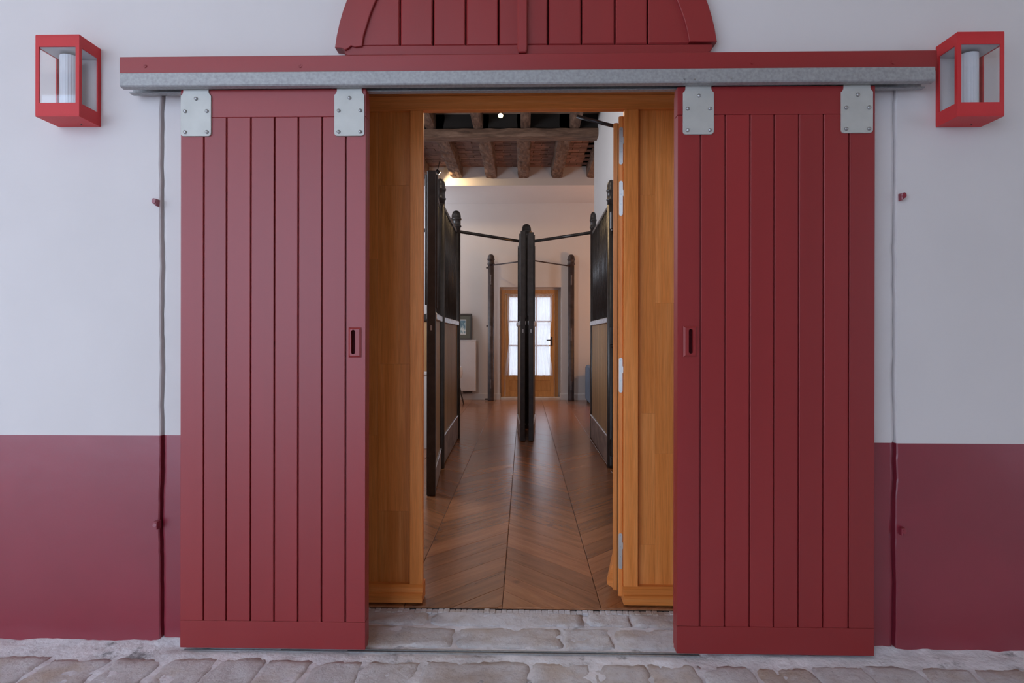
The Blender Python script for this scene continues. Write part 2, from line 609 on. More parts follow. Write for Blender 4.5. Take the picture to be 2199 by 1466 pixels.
def stone(corners, seed, top=-0.013, nxs=16, nys=10, rough=0.012):
    """irregular worn paving stone from four corners (x, y), edges wobbled and rounded, top uneven"""
    bm = new()
    c = [Vector((p[0], p[1], 0)) for p in corners]
    cen = sum(c, Vector()) / 4
    g = []
    for j in range(nys + 1):
        v = j / nys
        r = []
        for i in range(nxs + 1):
            u = i / nxs
            p = (c[0] * (1 - u) + c[1] * u) * (1 - v) + (c[3] * (1 - u) + c[2] * u) * v
            # round the corners in plan
            eu, ev = abs(2 * u - 1), abs(2 * v - 1)
            p += (cen - p) * 0.045 * (max(0, eu - 0.7) / 0.3) * (max(0, ev - 0.7) / 0.3)
            edge = max(eu, ev)
            wob = 0.014 if edge > 0.99 else 0.004
            p.x += wob * nz(p.x, p.y, seed, 24)
            p.y += wob * nz(p.x, p.y, seed + 4, 24)
            z = top + rough * 0.6 * nz(p.x, p.y, seed, 8) + rough * 0.5 * nz(p.x, p.y, seed, 26) + rough * 0.35 * nz(p.x, p.y, seed, 60)
            if edge > 0.84:
                z -= 0.002 * ((edge - 0.84) / 0.16) ** 2
            if edge > 0.99:
                z = min(z, top - 0.005)
            r.append(bm.verts.new((p.x, p.y, z)))
        g.append(r)
    for j in range(nys):
        for i in range(nxs):
            f = bm.faces.new((g[j][i], g[j][i + 1], g[j + 1][i + 1], g[j + 1][i]))
            f.smooth = True
    rim = [g[0][i] for i in range(nxs + 1)] + [g[j][nxs] for j in range(1, nys + 1)] + \
          [g[nys][i] for i in range(nxs - 1, -1, -1)] + [g[j][0] for j in range(nys - 1, 0, -1)]
    low = [bm.verts.new((v.co.x, v.co.y, -0.05)) for v in rim]
    for k in range(len(rim)):
        k2 = (k + 1) % len(rim)
        bm.faces.new((rim[k2], rim[k], low[k], low[k2]))
    return bm


JX = [-2.42, -2.143, -1.845, -1.601, -1.393, -1.185, -1.0, -0.814, -0.615, -0.392, 0.029, 0.254, 0.474, 0.659, 0.877, 1.092, 1.301,
      1.493, 1.697, 2.012, 2.30]
for i in range(len(JX) - 1):
    a, b_ = JX[i] + 0.005, JX[i + 1] - 0.005
    back = 2.268 + random.uniform(-0.012, 0.010)
    s = random.uniform(-0.03, 0.03)
    s2 = random.uniform(-0.03, 0.03)
    part('paving_stone', stone([(a + s, 1.92), (b_ + s2, 1.92), (b_, back), (a, back + random.uniform(-0.01, 0.01))], i * 3.7), 'limestone', ground)
BACK = [(-0.78, -0.432), (-0.415, 0.262), (0.282, 0.468), (0.482, 0.84)]
for i, (a, b_) in enumerate(BACK):
    part('paving_stone', stone([(a, 2.548 + 0.02 * (i == 0)), (b_, 2.545), (b_ + 0.01, 2.668), (a + 0.01, 2.668)], 90 + i * 5, top=-0.011), 'limestone', ground)
FRONT = [(-0.78, -0.292), (-0.272, 0.160), (0.174, 0.372), (0.392, 0.84)]
for i, (a, b_) in enumerate(FRONT):
    part('paving_stone', stone([(a, 2.366), (b_, 2.368), (b_ - 0.005, 2.530), (a - 0.005, 2.528 + 0.02 * (i == 0))], 140 + i * 5, top=-0.012), 'limestone', ground)

# floor guide: thin steel channel sunk in the mortar under the doors, the shade in its slot made as a black strip
fg = root('floor_guide', (0, 2.332, -0.022), 'thin steel guide channel sunk in the paving below the sliding doors', 'guide rail')
bm = new()
box(bm, -1.37, 0.70, 2.322, 2.328, -0.024, -0.0135)
box(bm, -1.37, 0.70, 2.338, 2.344, -0.024, -0.0125)
part('channel', bm, 'galvanised_steel', fg)
part('slot', box(new(), -1.37, 0.70, 2.328, 2.338, -0.024, -0.0165), 'seal_and_slot_black', fg)

# ------------------------------------------------------------------ oak floor in chevrons
BAND = 0.4565
XC = -0.098
PITCH = 0.205
YS, YE = 2.690, 11.57


def clip(poly, f):
    out = []
    for i in range(len(poly)):
        a, b_ = poly[i], poly[(i + 1) % len(poly)]
        fa, fb = f(a), f(b_)
        if fa >= 0:
            out.append(a)
        if fa * fb < 0:
            t = fa / (fa - fb)
            out.append((a[0] + (b_[0] - a[0]) * t, a[1] + (b_[1] - a[1]) * t))
    return out


def plank_bm(bm, poly, ztop):
    cx = sum(p[0] for p in poly) / len(poly)
    cy = sum(p[1] for p in poly) / len(poly)

    def ins(p, d):
        v = Vector((cx - p[0], cy - p[1]))
        L = v.length
        return (p[0] + v.x / L * d, p[1] + v.y / L * d)
    t = bmesh.new()
    n = len(poly)
    r0 = [t.verts.new((*ins(p, 0.0016), -0.02)) for p in poly]
    r1 = [t.verts.new((*ins(p, 0.0016), ztop - 0.002)) for p in poly]
    r2 = [t.verts.new((*ins(p, 0.005), ztop)) for p in poly]
    for a, b_ in ((r0, r1), (r1, r2)):
        for k in range(n):
            t.faces.new((a[k], a[(k + 1) % n], b_[(k + 1) % n], b_[k]))
    t.faces.new(r2)
    bmesh.ops.recalc_face_normals(t, faces=t.faces[:])
    append(bm, t)
    return bm


bm = new()
box(bm, -2.8, 3.6, 2.69, 11.9, -0.06, -0.008)
floor = struct('floor', bm, 'dark_ceiling_boards', 'oak chevron parquet floor running through the stable', 'floor')
rest = {1: new(), -1: new()}
base_mesh = {}
for kband in range(-6, 8):
    x0 = XC + BAND * kband
    x1 = x0 + BAND
    sg = 1 if kband % 2 else -1        # the band left of the centre joint rises away from the viewer
    near_band = -2 <= kband <= 1
    j0 = int((YS - 1.2) / PITCH) - 2
    for j in range(j0, int((YE + 0.6) / PITCH) + 2):
        ya = j * PITCH
        d = BAND * sg
        poly = [(x0, ya), (x1, ya + d), (x1, ya + d + PITCH), (x0, ya + PITCH)]
        full = min(p[1] for p in poly) > YS and max(p[1] for p in poly) < YE
        cl = poly
        if not full:
            cl = clip(clip(poly, lambda p: p[1] - YS), lambda p: YE - p[1])
            if len(cl) < 3:
                continue
            if max(p[1] for p in cl) - min(p[1] for p in cl) < 0.012:
                continue
        ymid = sum(p[1] for p in cl) / len(cl)
        if near_band and ymid < 7.2:
            mat = 'floor_oak_rising' if sg > 0 else 'floor_oak_falling'
            if full:
                if sg not in base_mesh:
                    base_mesh[sg] = to_mesh('plank', plank_bm(new(), [(px - x0, py - ya) for px, py in poly], 0.0), mat)
                inst('plank', base_mesh[sg], floor, (x0, ya, random.uniform(-0.0005, 0.0005)))
            else:
                part('plank', plank_bm(new(), cl, random.uniform(-0.0005, 0.0005)), mat, floor)
        else:
            plank_bm(rest[sg], cl, random.uniform(-0.0005, 0.0005))
for sg in (1, -1):
    o = part('planking', rest[sg], 'floor_oak_rising' if sg > 0 else 'floor_oak_falling', floor)
    o['kind'] = 'stuff'
# rough mortar lip where the oak floor meets the threshold
bm = new()
for i in range(66):
    x = -0.87 + i * 0.0265
    box(bm, x, x + 0.0262, 2.655 + 0.008 * nz(x, 4, 2, 18), 2.6895, -0.03, -0.009 + 0.006 * nz(x, 0, 2, 20), 0.003)
part('edge_strip', bm, 'limestone', floor)

# ------------------------------------------------------------------ interior shell
bm = new()
box(bm, 0.985, 1.25, 2.735, 8.2, -0.06, 4.6)
struct('wall_right', bm, 'interior_plaster', 'cream plaster wall along the right behind the iron stall partition', 'wall')
bm = new()
box(bm, -2.9, -2.75, 2.735, 10.2, -0.06, 4.6)
struct('wall_left', bm, 'interior_plaster', 'cream plaster wall on the far left of the stalls', 'wall')
bm = new()
# far wall with door opening X -0.483..0.741, Z 0..2.24
DX0, DX1, DZ = -0.483, 0.741, 2.24
box(bm, -4.2, DX0, 11.57, 11.90, -0.06, 5.2)
box(bm, DX1, 4.2, 11.57, 11.90, -0.06, 5.2)
box(bm, DX0, DX1, 11.57, 11.90, DZ, 5.2)
box(bm, DX0, -0.440, 11.765, 11.90, -0.06, DZ)
box(bm, 0.675, DX1, 11.765, 11.90, -0.06, DZ)
box(bm, -0.440, 0.675, 11.765, 11.90, 2.18, DZ)
box(bm, -4.2, -4.0, 10.2, 11.6, -0.06, 5.2)
box(bm, 4.0, 4.2, 8.2, 11.6, -0.06, 5.2)
box(bm, 1.25, 4.2, 8.0, 8.2, -0.06, 5.2)
struct('wall_far', bm, 'interior_plaster', 'cream plaster end wall around the glazed oak back door', 'wall')
bm = new()
box(bm, -4.2, 4.2, 10.2, 11.6, 3.90, 5.2)
box(bm, -4.2, -2.75, 10.1, 10.3, -0.06, 5.2)
struct('wall_lintel', bm, 'interior_plaster', 'plastered flat ceiling step where the old joists end', 'wall')
bm = new()
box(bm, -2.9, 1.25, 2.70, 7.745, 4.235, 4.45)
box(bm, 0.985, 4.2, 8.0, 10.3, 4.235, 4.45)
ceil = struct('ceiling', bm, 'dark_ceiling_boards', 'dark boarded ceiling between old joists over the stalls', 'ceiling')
bm = new()
box(bm, -2.9, 4.2, 7.745, 10.25, 4.235, 4.45)
brickbed = part('brick_ceiling', bm, 'lime_mortar', ceil)


def rough_beam(x0, x1, y0, y1, z0, z1, along, seed, amp=0.012, n=26):
    """old hewn timber: long box with a lumpy skin"""
    t = new()
    L0, L1 = (x0, x1) if along == 'x' else (y0, y1)
    sec = []
    m_ = 4
    a0, a1 = (y0, y1) if along == 'x' else (x0, x1)
    ring = [(a0 + (a1 - a0) * k / m_, z0) for k in range(m_)] + [(a1, z0 + (z1 - z0) * k / m_) for k in range(m_)] + \
           [(a1 - (a1 - a0) * k / m_, z1) for k in range(m_)] + [(a0, z1 - (z1 - z0) * k / m_) for k in range(m_)]
    ca, cz = (a0 + a1) / 2, (z0 + z1) / 2
    rows = []
    for i in range(n + 1):
        l = L0 + (L1 - L0) * i / n
        row = []
        for a, z in ring:
            dv = Vector((a - ca, z - cz))
            k = 1.0
            ea, ez = abs(a - ca) / (abs(a1 - a0) / 2), abs(z - cz) / (abs(z1 - z0) / 2)
            if ea > 0.95 and ez > 0.95:
                k = 0.93
            am = amp * (nz(l, a, z + seed, 5) + 0.6 * nz(l, a * 2, z + seed, 16))
            dv = dv * k + dv.normalized() * am
            row.append(t.verts.new((l, ca + dv.x, cz + dv.y) if along == 'x' else (ca + dv.x, l, cz + dv.y)))
        rows.append(row)
    q = len(ring)
    for i in range(n):
        for k in range(q):
            t.faces.new((rows[i][k], rows[i][(k + 1) % q], rows[i + 1][(k + 1) % q], rows[i + 1][k]))
    t.faces.new(rows[0])
    t.faces.new(rows[-1])
    bmesh.ops.recalc_face_normals(t, faces=t.faces[:])
    return t


ZJ, ZC = 4.026, 4.235
bmn = rough_beam(-2.75, 0.985, 7.74, 7.945, 3.913, 4.026, 'x', 3, 0.010, 60)
part('cross_beam', bmn, 'old_beam', ceil)
part('infill_board', box(new(), -2.75, 0.985, 7.80, 7.93, 4.02, 4.24), 'dark_ceiling_boards', ceil)
for i, xc in enumerate((-1.94, -1.25, -0.613, 0.018, 0.673)):
    part('joist', rough_beam(xc - 0.066, xc + 0.066, 2.74, 7.80, ZJ, ZC + 0.02, 'y', 20 + i, 0.004, 30), 'old_joist', ceil)
for i, xc in enumerate((-2.35, -1.76, -1.174, -0.572, -0.008, 0.570, 1.18, 1.8)):
    part('joist', rough_beam(xc - 0.098, xc + 0.098, 7.80, 10.21, ZJ, ZC + 0.02, 'y', 40 + i, 0.022, 34), 'old_joist', ceil)
bme = new()
box(bme, -0.116, 0.116, -0.0525, 0.0525, 0, 0.03, 0.004)
bmesh_brick = to_mesh('brick', bme, 'terracotta_brick')
row = 0
y = 7.98
while y < 10.20:
    xo = (row % 2) * 0.12 - 1.66 + random.uniform(-0.02, 0.02)
    while xo < 1.05:
        inst('brick', bmesh_brick, brickbed, (xo, y, ZC - 0.012 + random.uniform(-0.005, 0.004)), random.uniform(-0.015, 0.015))
        xo += 0.242
    y += 0.114
    row += 1

bm = new()
for a, b_ in ((-4.0, DX0), (DX1, 4.0)):
    prism(bm, [(11.57, 0), (11.552, 0), (11.552, 0.112), (11.557, 0.12), (11.57, 0.122)], 'x', a, b_)
for a, b_ in ((DX0, DX0 + 0.018), (DX1 - 0.018, DX1)):
    box(bm, a, b_, 11.552, 11.74, 0, 0.12, 0.003)
struct('baseboard_far', bm, 'interior_plaster', 'cream skirting board along the end wall', 'baseboard')

# courtyard behind the back door
bm = new()
box(bm, -7, 8, 16.2, 16.5, -0.3, 4.6)
struct('wall_courtyard', bm, 'far_brickwork', 'pale sunlit brick wall seen through the back door', 'wall')
bm = new()
box(bm, -7, 8, 11.9, 16.2, -0.3, -0.02)
struct('floor_courtyard', bm, 'courtyard_ground', 'pale ground of the courtyard behind the back door', 'ground')

# ------------------------------------------------------------------ oak entrance frame and its open leaf
fr = root('door_1', (0, 2.76, 0), 'fixed orange oak door frame with plain side panels and header', 'door frame', None, 'structure')
part('header', box(new(), -0.95, 0.95, 2.735, 2.775, 2.318, 2.385, 0.003), 'oak_lengthwise', fr)
part('upper_header', box(new(), -0.95, 0.95, 2.747, 2.80, 2.385, 2.62, 0.003), 'oak_lengthwise', fr)
for a, b_, sx0, sx1 in ((-0.95, -0.539, -0.539, -0.4773), (0.5367, 0.95, 0.4693, 0.5367)):
    w = (b_ - a)
    m_ = a + w * (0.62 if a < 0 else 0.20)
    br = ((0.03, 0.78, 1.62, 2.319), (0.03, 0.42, 1.12, 1.97, 2.319)) if a < 0 else ((0.03, 0.27, 0.89, 1.92, 2.319), (0.03, 0.70, 1.41, 2.319))
    for (u0, u1), zz in zip(((a, m_), (m_, b_)), br):
        for k in range(len(zz) - 1):        # edge-glued staves
            part('stave', box(new(), u0 + 0.0002, u1 - 0.0002, 2.760, 2.80, zz[k] + 0.0002, zz[k + 1] - 0.0002, 0.0003), 'oak_upright', fr)
    part('stile', box(new(), sx0, sx1, 2.735, 2.775, 0.078, 2.318, 0.003), 'oak_upright', fr)
    p0, p1 = (a, sx1 + 0.004) if a < 0 else (sx0 - 0.004, b_)
    bm = new()
    prism(bm, [(2.80, 0.008), (2.706, 0.008), (2.704, 0.040), (2.712, 0.047), (2.722, 0.050), (2.722, 0.074), (2.735, 0.083), (2.80, 0.083)], 'x', p0, p1)
    part('plinth', bm, 'oak_lengthwise', fr)

HX, HY = 0.4693, 2.762
leaf = root('door_2', (HX, HY, 0), 'narrow edge of the open oak door leaf with steel lock plates', 'door', None, 'structure', rotz=-math.radians(13.0))
# local: leaf runs along +y from the hinge, thickness towards -x
part('outer_layer', box(new(), -0.048, -0.0245, 0.006, 0.93, 0.045, 2.268, 0.004), 'oak_upright', leaf, True)
part('inner_layer', box(new(), -0.0235, 0.0, 0.0, 0.93, 0.022, 2.296, 0.004), 'oak_upright', leaf, True)
part('seal', box(new(), -0.0250, -0.0232, 0.004, 0.92, 0.03, 2.262), 'seal_and_slot_black', leaf, True)
bm = new()
prism(bm, [(-0.047, 0.045), (-0.076, 0.060), (-0.078, 0.085), (-0.066, 0.110), (-0.056, 0.150), (-0.047, 0.165)], 'y', 0.03, 0.90, 0.002)
part('weather_bar', bm, 'oak_lengthwise', leaf, True)
for z0, z1 in ((2.065, 2.243), (1.823, 1.988), (0.987, 1.152), (0.153, 0.322)):
    bm = new()
    pts = []
    xc, hw = -0.0112, 0.0088
    for k in range(9):
        a = PI * k / 8
        pts.append((xc + hw * math.cos(a), z1 - hw + hw * math.sin(a)))
    for k in range(9):
        a = PI + PI * k / 8
        pts.append((xc + hw * math.cos(a), z0 + hw + hw * math.sin(a)))
    prism(bm, pts, 'y', -0.0022, 0.002)
    zm = (z0 + z1) / 2 + 0.028
    box(bm, xc + hw - 0.003, xc + hw + 0.0035, -0.0024, 0.004, zm - 0.018, zm + 0.014, 0.001)
    pl = part('lock_plate', bm, 'lock_plate', leaf, True)
    for q in (0.07, 0.34, 0.62, 0.93):
        t = new()
        tube(t, (xc, -0.0036, z0 + (z1 - z0) * q), (xc, 0.0, z0 + (z1 - z0) * q), 0.0036, 8)
        part('screw', t, 'bolt_steel', pl, True)
t = new()
tube(t, (-0.040, 0.04, 2.262), (-0.225, 0.035, 2.325), 0.009, 8)
part('closer_arm', t, 'dark_metal', leaf, True)

# ------------------------------------------------------------------ red track board, steel track
tb = root('track_board', (0, 2.335, 2.292), 'long red painted timber board above the steel door track', 'board')
bm = new()
prism(bm, [(2.372, 2.2935), (2.301, 2.2935), (2.299, 2.297), (2.299, 2.3655), (2.301, 2.3685), (2.372, 2.3685)], 'x', -1.620, 1.606)
o = part('board', bm, 'red_rail_paint', tb)
for x, z in ((-1.517, 2.331), (-0.8915, 2.3265), (0.8925, 2.326), (1.4383, 2.3215)):
    t = new()
    tube(t, (x, 2.2965, z), (x, 2.302, z), 0.0075, 10)
    box(t, x - 0.006, x + 0.002, 2.2955, 2.300, z - 0.0015, z + 0.006)
    part('screw_head', t, 'red_rail_paint', tb)

tr_ = root('door_track', (0, 2.30, 2.23), 'galvanised steel C-shaped track carrying the two red sliding doors', 'track')
bm = new()
P_ = [(2.350, 2.2915), (2.272, 2.2915), (2.268, 2.288), (2.268, 2.241), (2.272, 2.2365), (2.292, 2.2335), (2.292, 2.2365), (2.274, 2.240),
      (2.272, 2.243), (2.272, 2.2875), (2.346, 2.2875), (2.346, 2.2375), (2.324, 2.2375), (2.324, 2.2335), (2.350, 2.2335)]
prism(bm, P_, 'x', -1.598, 1.578)
part('channel', bm, 'galvanised_steel', tr_)
bm = new()
prism(bm, [(2.352, 2.2915), (2.372, 2.2915), (2.372, 2.2525), (2.352, 2.2525)], 'x', -1.588, 1.560)
part('back_flange', bm, 'galvanised_steel', tr_)
for x, z in ((-0.0033, 2.252), (0.62, 2.248), (0.66, 2.248), (0.80, 2.250)):
    t = new()
    tube(t, (x, 2.2655, z), (x, 2.270, z), 0.004, 8)
    part('rivet', t, 'bolt_steel', tr_)


# ------------------------------------------------------------------ sliding doors
def rounded_slot(x0, x1, z0, z1, n=8):
    r = (x1 - x0) / 2
    xc = (x0 + x1) / 2
    p = [(xc + r * math.cos(PI * k / n), z1 - r + r * math.sin(PI * k / n)) for k in range(n + 1)]
    p += [(xc + r * math.cos(PI + PI * k / n), z0 + r + r * math.sin(PI + PI * k / n)) for k in range(n + 1)]
    return p


def hanger(parent, x0, x1, z0, z1):
    """zinc hanger plate with scooped top corners, five bolts and a neck running up into the track"""
    bm = new()
    r, s = 0.012, 0.020
    pts = []
    for k in range(5):
        a = PI + PI / 2 * k / 4
        pts.append((x0 + r + r * math.cos(a), z0 + r + r * math.sin(a)))
    for k in range(5):
        a = 1.5 * PI + PI / 2 * k / 4
        pts.append((x1 - r + r * math.cos(a), z0 + r + r * math.sin(a)))
    pts.append((x1, z1 - s))
    for k in range(1, 4):
        a = -PI / 2 - PI / 2 * k / 4
        pts.append((x1 + 0.002 + s * 0.55 * math.cos(a), z1 - s * 0.2 + s * 0.75 * math.sin(a)))
    pts.append((x1 - 0.010, z1 - 0.004))
    pts.append((x1 - 0.010, z1 + 0.022))
    pts.append((x0 + 0.010, z1 + 0.022))
    pts.append((x0 + 0.010, z1 - 0.004))
    for k in range(1, 4):
        a = -PI / 2 * k / 4
        pts.append((x0 - 0.002 + s * 0.55 * math.cos(a), z1 - s * 0.2 + s * 0.75 * math.sin(a)))
    pts.append((x0, z1 - s))
    prism(bm, pts, 'y', 2.2995, 2.3065, 0.0008)
    pl = part('hanger_plate', bm, 'zinc_plate', parent)
    pl['label'] = 'pale zinc hanger plate with five bolts'
    w, h = x1 - x0, z1 - z0
    for fx, fz in ((0.51, 0.82), (0.15, 0.545), (0.87, 0.545), (0.15, 0.085), (0.87, 0.085)):
        t = new()
        bx_, bz_ = x0 + w * fx, z0 + h * fz
        prof = []
        t2 = bmesh.new()
        lathe(t2, 0, 0, [(0.0074, 0.0), (0.0072, 0.003), (0.0052, 0.006), (0.0, 0.0072)], 10)
        bmesh.ops.rotate(t2, verts=t2.verts[:], cent=(0, 0, 0), matrix=Matrix.Rotation(PI / 2, 3, 'X'))
        bmesh.ops.translate(t2, verts=t2.verts[:], vec=(bx_, 2.2995, bz_))
        append(t, t2)
        part('bolt', t, 'bolt_steel', pl)


def board_with_hole(a, b_, z0, z1, slot):
    """door board with a rectangular mortise behind the pull"""
    bm = new()
    c = 0.0016
    X = [a + c, slot[0] - 0.001, slot[1] + 0.001, b_ - c]
    Z = [z0 + c, slot[2] - 0.001, slot[3] + 0.001, z1 - c]
    g = [[bm.verts.new((x, 2.306, z)) for x in X] for z in Z]
    for j in range(3):
        for i in range(3):
            if (i, j) != (1, 1):
                bm.faces.new((g[j][i], g[j][i + 1], g[j + 1][i + 1], g[j + 1][i]))
    hole = [g[1][1], g[1][2], g[2][2], g[2][1]]
    hb = [bm.verts.new((v.co.x, 2.3165, v.co.z)) for v in hole]
    for k in range(4):
        bm.faces.new((hole[k], hb[k], hb[(k + 1) % 4], hole[(k + 1) % 4]))
    rim = g[0][:] + [g[1][3], g[2][3]] + g[3][::-1] + [g[2][0], g[1][0]]

    def outer(v, y):
        x = a if v.co.x == X[0] else (b_ if v.co.x == X[3] else v.co.x)
        z = z0 if v.co.z == Z[0] else (z1 if v.co.z == Z[3] else v.co.z)
        return bm.verts.new((x, y, z))
    r1 = [outer(v, 2.306 + c) for v in rim]
    r2 = [bm.verts.new((v.co.x, 2.318, v.co.z)) for v in r1]
    for A, B in ((rim, r1), (r1, r2)):
        for k in range(len(A)):
            k2 = (k + 1) % len(A)
            bm.faces.new((A[k], A[k2], B[k2], B[k]))
    bmesh.ops.recalc_face_normals(bm, faces=bm.faces[:])
    return bm


def sliding_door(x0, x1, grooves, zb, zt, zg0, zg1, plates, hnd, slot, label):
    d = root('sliding_door', ((x0 + x1) / 2, 2.33, zb), label, 'sliding door', 'red sliding doors', 'thing')
    part('top_rail', box(new(), x0, x1, 2.306, 2.352, zg1 + 0.0005, zt, 0.0015), 'red_rail_paint', d)
    part('bottom_rail', box(new(), x0, x1, 2.306, 2.352, zb, zg0 - 0.0005, 0.0015), 'red_rail_paint', d)
    part('backing', box(new(), x0 + 0.002, x1 - 0.002, 2.3165, 2.352, zg0, zg1), 'red_door_paint', d)
    xs = [x0] + grooves + [x1]
    for i in range(len(xs) - 1):
        a = xs[i] + (0.0028 if i else 0)
        b_ = xs[i + 1] - (0.0028 if i < len(xs) - 2 else 0)
        if a < (slot[0] + slot[1]) / 2 < b_:
            part('board', board_with_hole(a, b_, zg0, zg1, slot), 'red_door_paint', d)
        else:
            part('board', box(new(), a, b_, 2.306, 2.318, zg0, zg1, 0.0016), 'red_door_paint', d)
    part('edge_strip', box(new(), x0 + 0.0015, x1 - 0.0015, 2.352, 2.366, zb + 0.01, zt - 0.02, 0.002), 'red_door_paint', d)
    for p in plates:
        hanger(d, *p)
    # raised pull with chamfered rim around a deep slot
    hx0, hx1, hz0, hz1 = hnd
    bm = new()
    sl = rounded_slot(*slot)
    n = len(sl)
    y_f, y_m, y_b = 2.2975, 2.3035, 2.3075
    c = 0.007
    outer_b = [(hx0, hz0), (hx1, hz0), (hx1, hz1), (hx0, hz1)]

    def rect_pt(k, g):
        # project the slot point radially on the (inset) rectangle
        cx, cz = (slot[0] + slot[1]) / 2, (slot[2] + slot[3]) / 2
        px, pz = sl[k]
        dx, dz = px - cx, pz - cz
        ts = []
        if dx > 1e-9:
            ts.append((hx1 - g - cx) / dx)
        if dx < -1e-9:
            ts.append((hx0 + g - cx) / dx)
        if dz > 1e-9:
            ts.append((hz1 - g - cz) / dz)
        if dz < -1e-9:
            ts.append((hz0 + g - cz) / dz)
        t = min(ts)
        return (cx + dx * t, cz + dz * t)
    # corner points are added so the outline stays a rectangle
    cx, cz = (slot[0] + slot[1]) / 2, (slot[2] + slot[3]) / 2
    ring_sl, ring_in, ring_out = [], [], []
    ang = [(math.atan2(p[1] - cz, p[0] - cx), p) for p in sl]
    for (ox, oz) in outer_b:
        a = math.atan2(oz - cz, ox - cx)
        # slot point at that angle: nearest
        best = min(sl, key=lambda p: abs(math.atan2(math.sin(math.atan2(p[1] - cz, p[0] - cx) - a), math.cos(math.atan2(p[1] - cz, p[0] - cx) - a))))
        ang.append((a, (best[0] * 1.0 + 1e-6, best[1], ox, oz)))
    ang.sort(key=lambda e: e[0])
    for a, p in ang:
        if len(p) == 4:
            ring_sl.append((p[0], p[1]))
            ring_out.append((p[2], p[3]))
            ring_in.append((p[2] + (c if p[2] < cx else -c), p[3] + (c if p[3] < cz else -c)))
        else:
            k = sl.index(p)
            ring_sl.append(p)
            ring_out.append(rect_pt(k, 0))
            ring_in.append(rect_pt(k, c))
    lv = []
    for ring, yy in ((ring_out, y_b), (ring_out, y_m), (ring_in, y_f), (ring_sl, y_f), (ring_sl, 2.3163)):
        lv.append([bm.verts.new((q[0], yy, q[1])) for q in ring])
    for A, B in zip(lv, lv[1:]):
        for k in range(len(A)):
            k2 = (k + 1) % len(A)
            bm.faces.new((A[k], A[k2], B[k2], B[k]))
    bmesh.ops.remove_doubles(bm, verts=bm.verts[:], dist=1e-5)
    bmesh.ops.recalc_face_normals(bm, faces=bm.faces[:])
    hd = part('handle', bm, 'red_door_paint', d)
    hd['label'] = 'recessed red pull with a slot'
    bm = new()
    prism(bm, sl, 'y', 2.3145, 2.3162)
    part('slot', bm, 'slot_dark', hd)
    return d


simple('slot_dark', (0.050, 0.005, 0.007), 0.8, spec=0.1)  # red darkened in the colour, standing for shade inside the recess
sliding_door(-1.3765, -0.630, [-1.2829, -1.1906, -1.0927, -0.9969, -0.9013, -0.8058, -0.7105], 0.003, 2.238, 0.1119, 2.126,
             [(-1.3735, -1.2509, 2.0499, 2.2312), (-0.7551, -0.6356, 2.0475, 2.2305)],
             (-0.6977, -0.6472, 1.1675, 1.2861), (-0.6865, -0.6696, 1.1804, 1.2769),
             'red boarded sliding door on the left, beside the lantern hung clear of the track')
sliding_door(0.6035, 1.373, [0.6948, 0.7912, 0.8875, 0.9818, 1.0778, 1.1736, 1.2728], 0.004, 2.236, 0.1114, 2.1244,
             [(0.6240, 0.7442, 2.0461, 2.2298), (1.2391, 1.3615, 2.0481, 2.2289)],
             (0.6271, 0.6801, 1.1723, 1.2932), (0.6471, 0.6637, 1.1851, 1.2822),
             'red boarded sliding door on the right, nearest the lantern touching the track board')

# ------------------------------------------------------------------ arched shutter above
ash = root('arched_shutter', (0.002, 2.352, 2.38), 'red boarded half-round shutter resting above the track board', 'shutter')
AC, AZ, RO, RI = 0.002, 2.320, 0.768, 0.661
ZB0, ZB1 = 2.3835, 2.421
bm = new()
prism(bm, [(-0.7237, ZB0 + 0.004), (-0.712, ZB0), (0.722, ZB0 - 0.003), (0.738, ZB0 + 0.003), (0.748, ZB0 + 0.015), (0.7479, ZB1 - 0.006), (-0.7237, ZB1 + 0.001)], 'y',
      2.332, 2.372, 0.0015)
part('bottom_rail', bm, 'red_rail_paint', ash)
GX = [-0.60, -0.5013, -0.3672, -0.2358, -0.1028, -0.0082, 0.0951, 0.2292, 0.3629, 0.4927, 0.60]
GX[0], GX[-1] = AC - 0.70, AC + 0.70
RB = 0.70
for i in range(len(GX) - 1):
    a, b_ = GX[i] + 0.0028, GX[i + 1] - 0.0028
    if i == 0:
        a = AC - 0.69
    if i == len(GX) - 2:
        b_ = AC + 0.69
    pts = [(b_, ZB1 + 0.0005), (a, ZB1 + 0.0005)]
    n = 8
    for k in range(n + 1):
        x = a + (b_ - a) * k / n
        h = max(0.0, RB * RB - (x - AC) ** 2)
        pts.append((x, max(ZB1 + 0.002, AZ + math.sqrt(h))))
    part('board', prism(new(), pts, 'y', 2.336 + random.uniform(-0.001, 0.001), 2.358, 0.0045), 'red_door_paint', ash)
bm = new()
box(bm, AC - 0.60, AC + 0.60, 2.3565, 2.3715, 2.42, 2.62)
box(bm, AC - 0.45, AC + 0.45, 2.3565, 2.3715, 2.62, 2.80)
part('backing', bm, 'slot_dark', ash)
